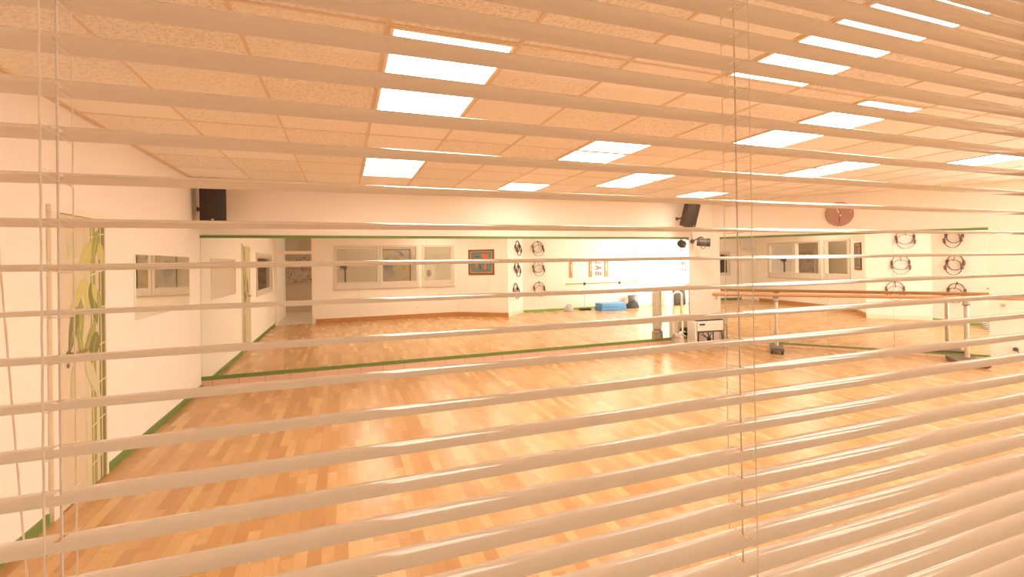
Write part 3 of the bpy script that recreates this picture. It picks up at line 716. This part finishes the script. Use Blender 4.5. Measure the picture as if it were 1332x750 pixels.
# ------------------------------------------------------------------ paintings
def painting(name, loc, rz, w_, h_, fw_, frame_mats, canvas, label, extra=None, out=1):
    e = tag(empty(name, loc, rz), label, 'picture')
    fm = MB(); hw, hh = w_/2, h_/2
    def ring(o, i, y0, y1, mi):
        fm.box((-hw+o,y0,-hh+o),(-hw+i,y1,hh-o),mi).box((hw-i,y0,-hh+o),(hw-o,y1,hh-o),mi).box((-hw+i,y0,-hh+o),(hw-i,y1,-hh+i),mi).box((-hw+i,y0,hh-i),(hw-i,y1,hh-o),mi)
    ring(0, fw_*.6, .001, .03, 0); ring(fw_*.6, fw_, .001, .022, 1)
    fm.build('picture_frame', frame_mats, e)
    MB().box((-hw+fw_,.002,-hh+fw_),(hw-fw_,.012,hh-fw_)).build('canvas', canvas, e)
    if extra: extra(e, hw-fw_, hh-fw_)
    return e
kd = (K1-K0).normalized(); kn = Vector((-kd.y,kd.x,0)); ang = math.atan2(kd.y,kd.x)
def figures(e, hw, hh):
    RDM = plain('red_figure_paint', (.62,.13,.06), .6, var=.1); ORM = plain('orange_figure_paint', (.70,.22,.06), .6); BLM = plain('teal_patch_paint', (.10,.22,.24), .6, var=.2); DK = plain('umber_paint', (.10,.05,.03), .6)
    def patch(pts, mi, k, nm): MB().add([Vector((x*hw,.0125+.0006*k,z*hh)) for x, z in pts], [tuple(range(len(pts)))]).build(nm, mi, e)
    patch([(-.75,.8),(.85,.85),(.9,-.7),(-.6,-.85)], BLM, 0, 'teal_ground')
    patch([(.0,.80),(.62,.85),(.66,.5),(.42,.12),(.50,-.4),(.55,-.72),(.22,-.74),(.30,-.3),(.34,.1),(.10,.5)], RDM, 1, 'red_shape')
    patch([(-.62,.30),(-.42,.45),(-.30,.2),(-.34,-.3),(-.42,-.62),(-.55,-.4)], RDM, 1, 'red_shape'); patch([(.28,.2),(.5,.2),(.48,.0),(.3,.0)], ORM, 2, 'orange_patch')
    patch([(-.16,-.2),(-.05,-.25),(.0,-.75),(-.12,-.7)], DK, 1, 'dark_patch'); patch([(-.7,.5),(-.4,.62),(-.1,.5),(-.4,.45)], DK, 1, 'dark_patch')
painting('framed_painting', K0+kd*.795+Vector((0,0,1.575)), ang, .79, .725, .075, [plain('brown_frame',(.17,.075,.03),.45), plain('gold_frame',(.55,.30,.08),.4)], plain('grey_blue_canvas',(.16,.17,.16),.7,var=.3,scale=12), 'framed painting with red shapes on blue grey ground right of the three windows', figures)
painting('abstract_painting', (1.62,CY,1.48), 0, .96, 1.14, .02, [DARKG, DARKG], art_mat('abstract_canvas', [(.13,.13,.17),(.27,.22,.23),(.42,.34,.27),(.48,.35,.18),(.36,.20,.15),(.24,.24,.25)], 1.7, 1.2, 3.1), 'large blue and ochre abstract painting on the corridor wall behind the windows')
painting('corridor_picture', (-1.28,CY,1.41), 0, .80, .84, .015, [GREYM, GREYM], art_mat('grey_red_canvas', [(.12,.09,.07),(.34,.28,.22),(.50,.44,.36),(.40,.18,.14),(.22,.22,.18)], 3.4, 2.4, 7.7), 'grey picture with dark folds on the corridor wall seen through the open doorway')
def oval(e, hw, hh):
    MB().lathe([(hw*.32,0),(hw*.31,.0015)], 28, 0, Matrix.Translation((0,.0122,-.05)) @ Matrix.Rotation(-PI/2,4,'X') @ Matrix.Diagonal((1,1.5,1,1))).build('oval_motif', plain('grey_oval_print',(.32,.27,.22),.7,var=.3,scale=30), e)
painting('corridor_poster', (2.72,CY,1.27), 0, .52, .72, .008, [WHITEP, WHITEP], plain('pale_poster_paper',(.66,.58,.48),.8,var=.05), 'pale poster with grey oval on the corridor wall behind the third window', oval)

# ------------------------------------------------------------------ things along the far wall (seen in the long mirror)
e = tag(empty('hanging_banner', (7.55,YF,1.05)), 'white fabric panels hung between wooden battens with red lettering', 'banner')
for x0, x1, hh in ((.56,.70,.55),(-.02,.09,.53),(-.72,-.63,.58)):
    w_ = MB().bbox((x0,.002,-.02),(x1,.03,hh+.0),.004).build('wooden_batten', WOODB, e)
    MB().bbox(((x0+x1)/2-.012,.0302,.18),((x0+x1)/2+.012,.0315,.42),.0004).build('white_slot', WHITEP, w_)
MB().box((.09,.004,.0),(.56,.010,.60)).build('fabric_panel', plain('white_banner_fabric',(.88,.84,.78),.85,var=.01), e)
MB().box((-.63,.004,.01),(-.02,.010,.60)).build('fabric_panel', plain('white_banner_cloth',(.86,.82,.76),.85,var=.01), e)
letters('BAL', e, .315, .0105, .095, .33, .185, RED)
e = tag(empty('portable_barre', (7.83,.60,0)), 'free standing beech barre on two thin posts before the far wall', 'ballet barre')
MB().tube([(-1.30,0,.84),(1.30,0,.84)], .018, 12).build('handrail', WOODR, e)
for x in (-.63,.66):
    p = MB().tube([(x,0,.05),(x,0,1.02)], .012, 10).build('post', STEEL, e); MB().bbox((x-.03,-.035,.79),(x+.03,.035,.87),.008).build('clamp', BLACK, p)
    MB().bbox((x-.17,-.10,0),(x+.17,.10,.05),.012).build('foot', BLACK, e)
MATB = [plain('blue_mat_vinyl',(.10,.30,.62),.45,var=.04), plain('blue_mat_vinyl_upper',(.12,.33,.66),.45,var=.04)]
for k in range(2):
    dx = .02*k
    tag(MB().bbox((7.47+dx,.74,.003+k*.113),(8.36-dx,1.20,.113+k*.113),.012).build('gym_mat', MATB[k]), '%s blue gym mat of the stack of two by the far wall' % ('lower' if k == 0 else 'upper'), 'mat', 'stacked blue gym mats')
e = tag(empty('striped_bag', (6.62,.62,0)), 'small grey and white striped bag on the floor left of the blue mats', 'bag')
n = 12; vs = []; fs = []
for i in range(n+1):
    for j in range(n):
        a = PI*.5*i/n; b = 2*PI*j/n; vs.append((.17*math.cos(b)*math.cos(a)**.6, .11*math.sin(b)*math.cos(a)**.6, .002+.15*math.sin(a)))
for i in range(n):
    for j in range(n): fs.append((i*n+j,i*n+(j+1)%n,(i+1)*n+(j+1)%n,(i+1)*n+j))
MB().add(vs, fs, 0, True).build('bag_body', stripe_mat('grey_white_stripes',(.22,.22,.25),(.74,.68,.60),9), e)
MB().tube([(-.09,0,.13),(-.05,0,.19),(.05,0,.19),(.09,0,.13)], .010, 8).build('strap', DARKG, e)
e = tag(empty('wire_bin', (9.02,.56,0)), 'grey mesh bin by the far wall behind the dark bag', 'bin')
MB().lathe([(.10,.003),(.14,.01),(.165,.40),(.160,.40),(.135,.02)], 24).build('basket', plain('grey_mesh',(.30,.28,.27),.5,var=.3,scale=90), e)
e = tag(empty('sports_bag', (8.83,.80,0)), 'dark sports bag slumped on the floor before the grey bin', 'bag')
vs = []; fs = []
for i in range(n+1):
    for j in range(n):
        a = PI*.5*i/n; b = 2*PI*j/n; vs.append((.26*math.cos(b)*math.cos(a)**.5, .13*math.sin(b)*math.cos(a)**.5, .002+.20*math.sin(a)*(1+.15*math.cos(b))))
for i in range(n):
    for j in range(n): fs.append((i*n+j,i*n+(j+1)%n,(i+1)*n+(j+1)%n,(i+1)*n+j))
MB().add(vs, fs, 0, True).build('bag_body', plain('black_bag_fabric',(.045,.04,.04),.8,var=.3), e); MB().tube([(-.14,0,.17),(-.08,0,.27),(.08,0,.28),(.15,0,.19)], .011, 8).build('strap', BLACK, e)
e = tag(empty('black_cabinet', (10.72,.62,0)), 'black floor cabinet with pale lid before the wide white door', 'cabinet')
MB().bbox((-.23,-.22,.03),(.23,.22,.60),.008).build('carcass', plain('black_cabinet_paint',(.04,.04,.05),.4,var=.1), e); MB().bbox((-.26,-.24,.60),(.26,.24,.63),.006).build('lid', WHITEP, e)
MB().bbox((-.01,.221,.05),(.215,.232,.58),.003).build('door', BLACK, e); MB().bbox((-.215,.221,.05),(-.015,.232,.58),.003).build('door', BLACK, e)
for a in (-.2,.2): MB().box((a-.02,-.18,0),(a+.02,.18,.03)).build('foot', BLACK, e)
e = tag(empty('white_drawer_unit', (10.28,.60,0)), 'white drawer unit left of the black cabinet in the mirror', 'drawer unit')
MB().bbox((-.16,-.20,.0),(.16,.20,.56),.008).build('carcass', WHITEP, e)
for k in range(3):
    d = MB().bbox((-.145,.2005,.03+k*.175),(.145,.212,.19+k*.175),.003).build('drawer', WHITEP, e); MB().bbox((-.03,.2125,.115+k*.175),(.03,.225,.13+k*.175),.003).build('handle', GREYM, d)
e = tag(empty('power_socket', (1.95,YW,.30)), 'white power socket on the wall under the second window', 'socket')
MB().bbox((-.045,.001,-.045),(.045,.012,.045),.003).build('plate', WHITEP, e); MB().lathe([(.020,0),(.019,.002)], 18, 0, Matrix.Translation((0,.0122,0)) @ Matrix.Rotation(-PI/2,4,'X')).build('outlet', GREYM, e)

# ------------------------------------------------------------------ light
def area(name, M, sx, sy, power, col):
    l = bpy.data.lights.new(name, 'AREA'); l.shape = 'RECTANGLE'; l.size = sx; l.size_y = sy; l.energy = power; l.color = col
    o = bpy.data.objects.new(name, l); COL.objects.link(o); o.matrix_world = M; return o
p = Mr @ Vector((6.35,-.25,1.25))
# daylight through the right-hand window
nz_ = (-(RN)).normalized()    # local +z points away from the room -> light shines along -z
zax = -RN; xax = RD; yax = zax.cross(xax)
p = RC + RD*6.35 - RN*.30 + Vector((0,0,1.28))
area('window_daylight', Matrix(((xax.x,yax.x,zax.x,p.x),(xax.y,yax.y,zax.y,p.y),(xax.z,yax.z,zax.z,p.z),(0,0,0,1))), 3.3, 2.1, 330, (1,.965,.93))
area('corridor_fill', Matrix.Translation((1.6,-1.7,CEIL-.03)), 3.4, .25, 16, (1,.86,.69))  # added fill light to brighten the corridor
area('corridor_end_fill', Matrix(((0,0,1,5.9),(1,0,0,-1.0),(0,1,0,.95),(0,0,0,1))), 1.7, 1.6, 84, (1,.88,.73))  # added fill for the slats; the corridor end wall has no window
W = bpy.data.worlds.new('world'); scn.world = W; W.use_nodes = True
W.node_tree.nodes['Background'].inputs[0].default_value = (1,.92,.82,1); W.node_tree.nodes['Background'].inputs[1].default_value = 1.2
scn.view_settings.view_transform = 'Standard'; scn.view_settings.look = 'None'; scn.view_settings.exposure = 0
scn.cycles.max_bounces = 14; scn.cycles.diffuse_bounces = 10; scn.cycles.glossy_bounces = 8; scn.cycles.transparent_max_bounces = 12
scn.cycles.sample_clamp_indirect = 20; scn.cycles.use_denoising = True
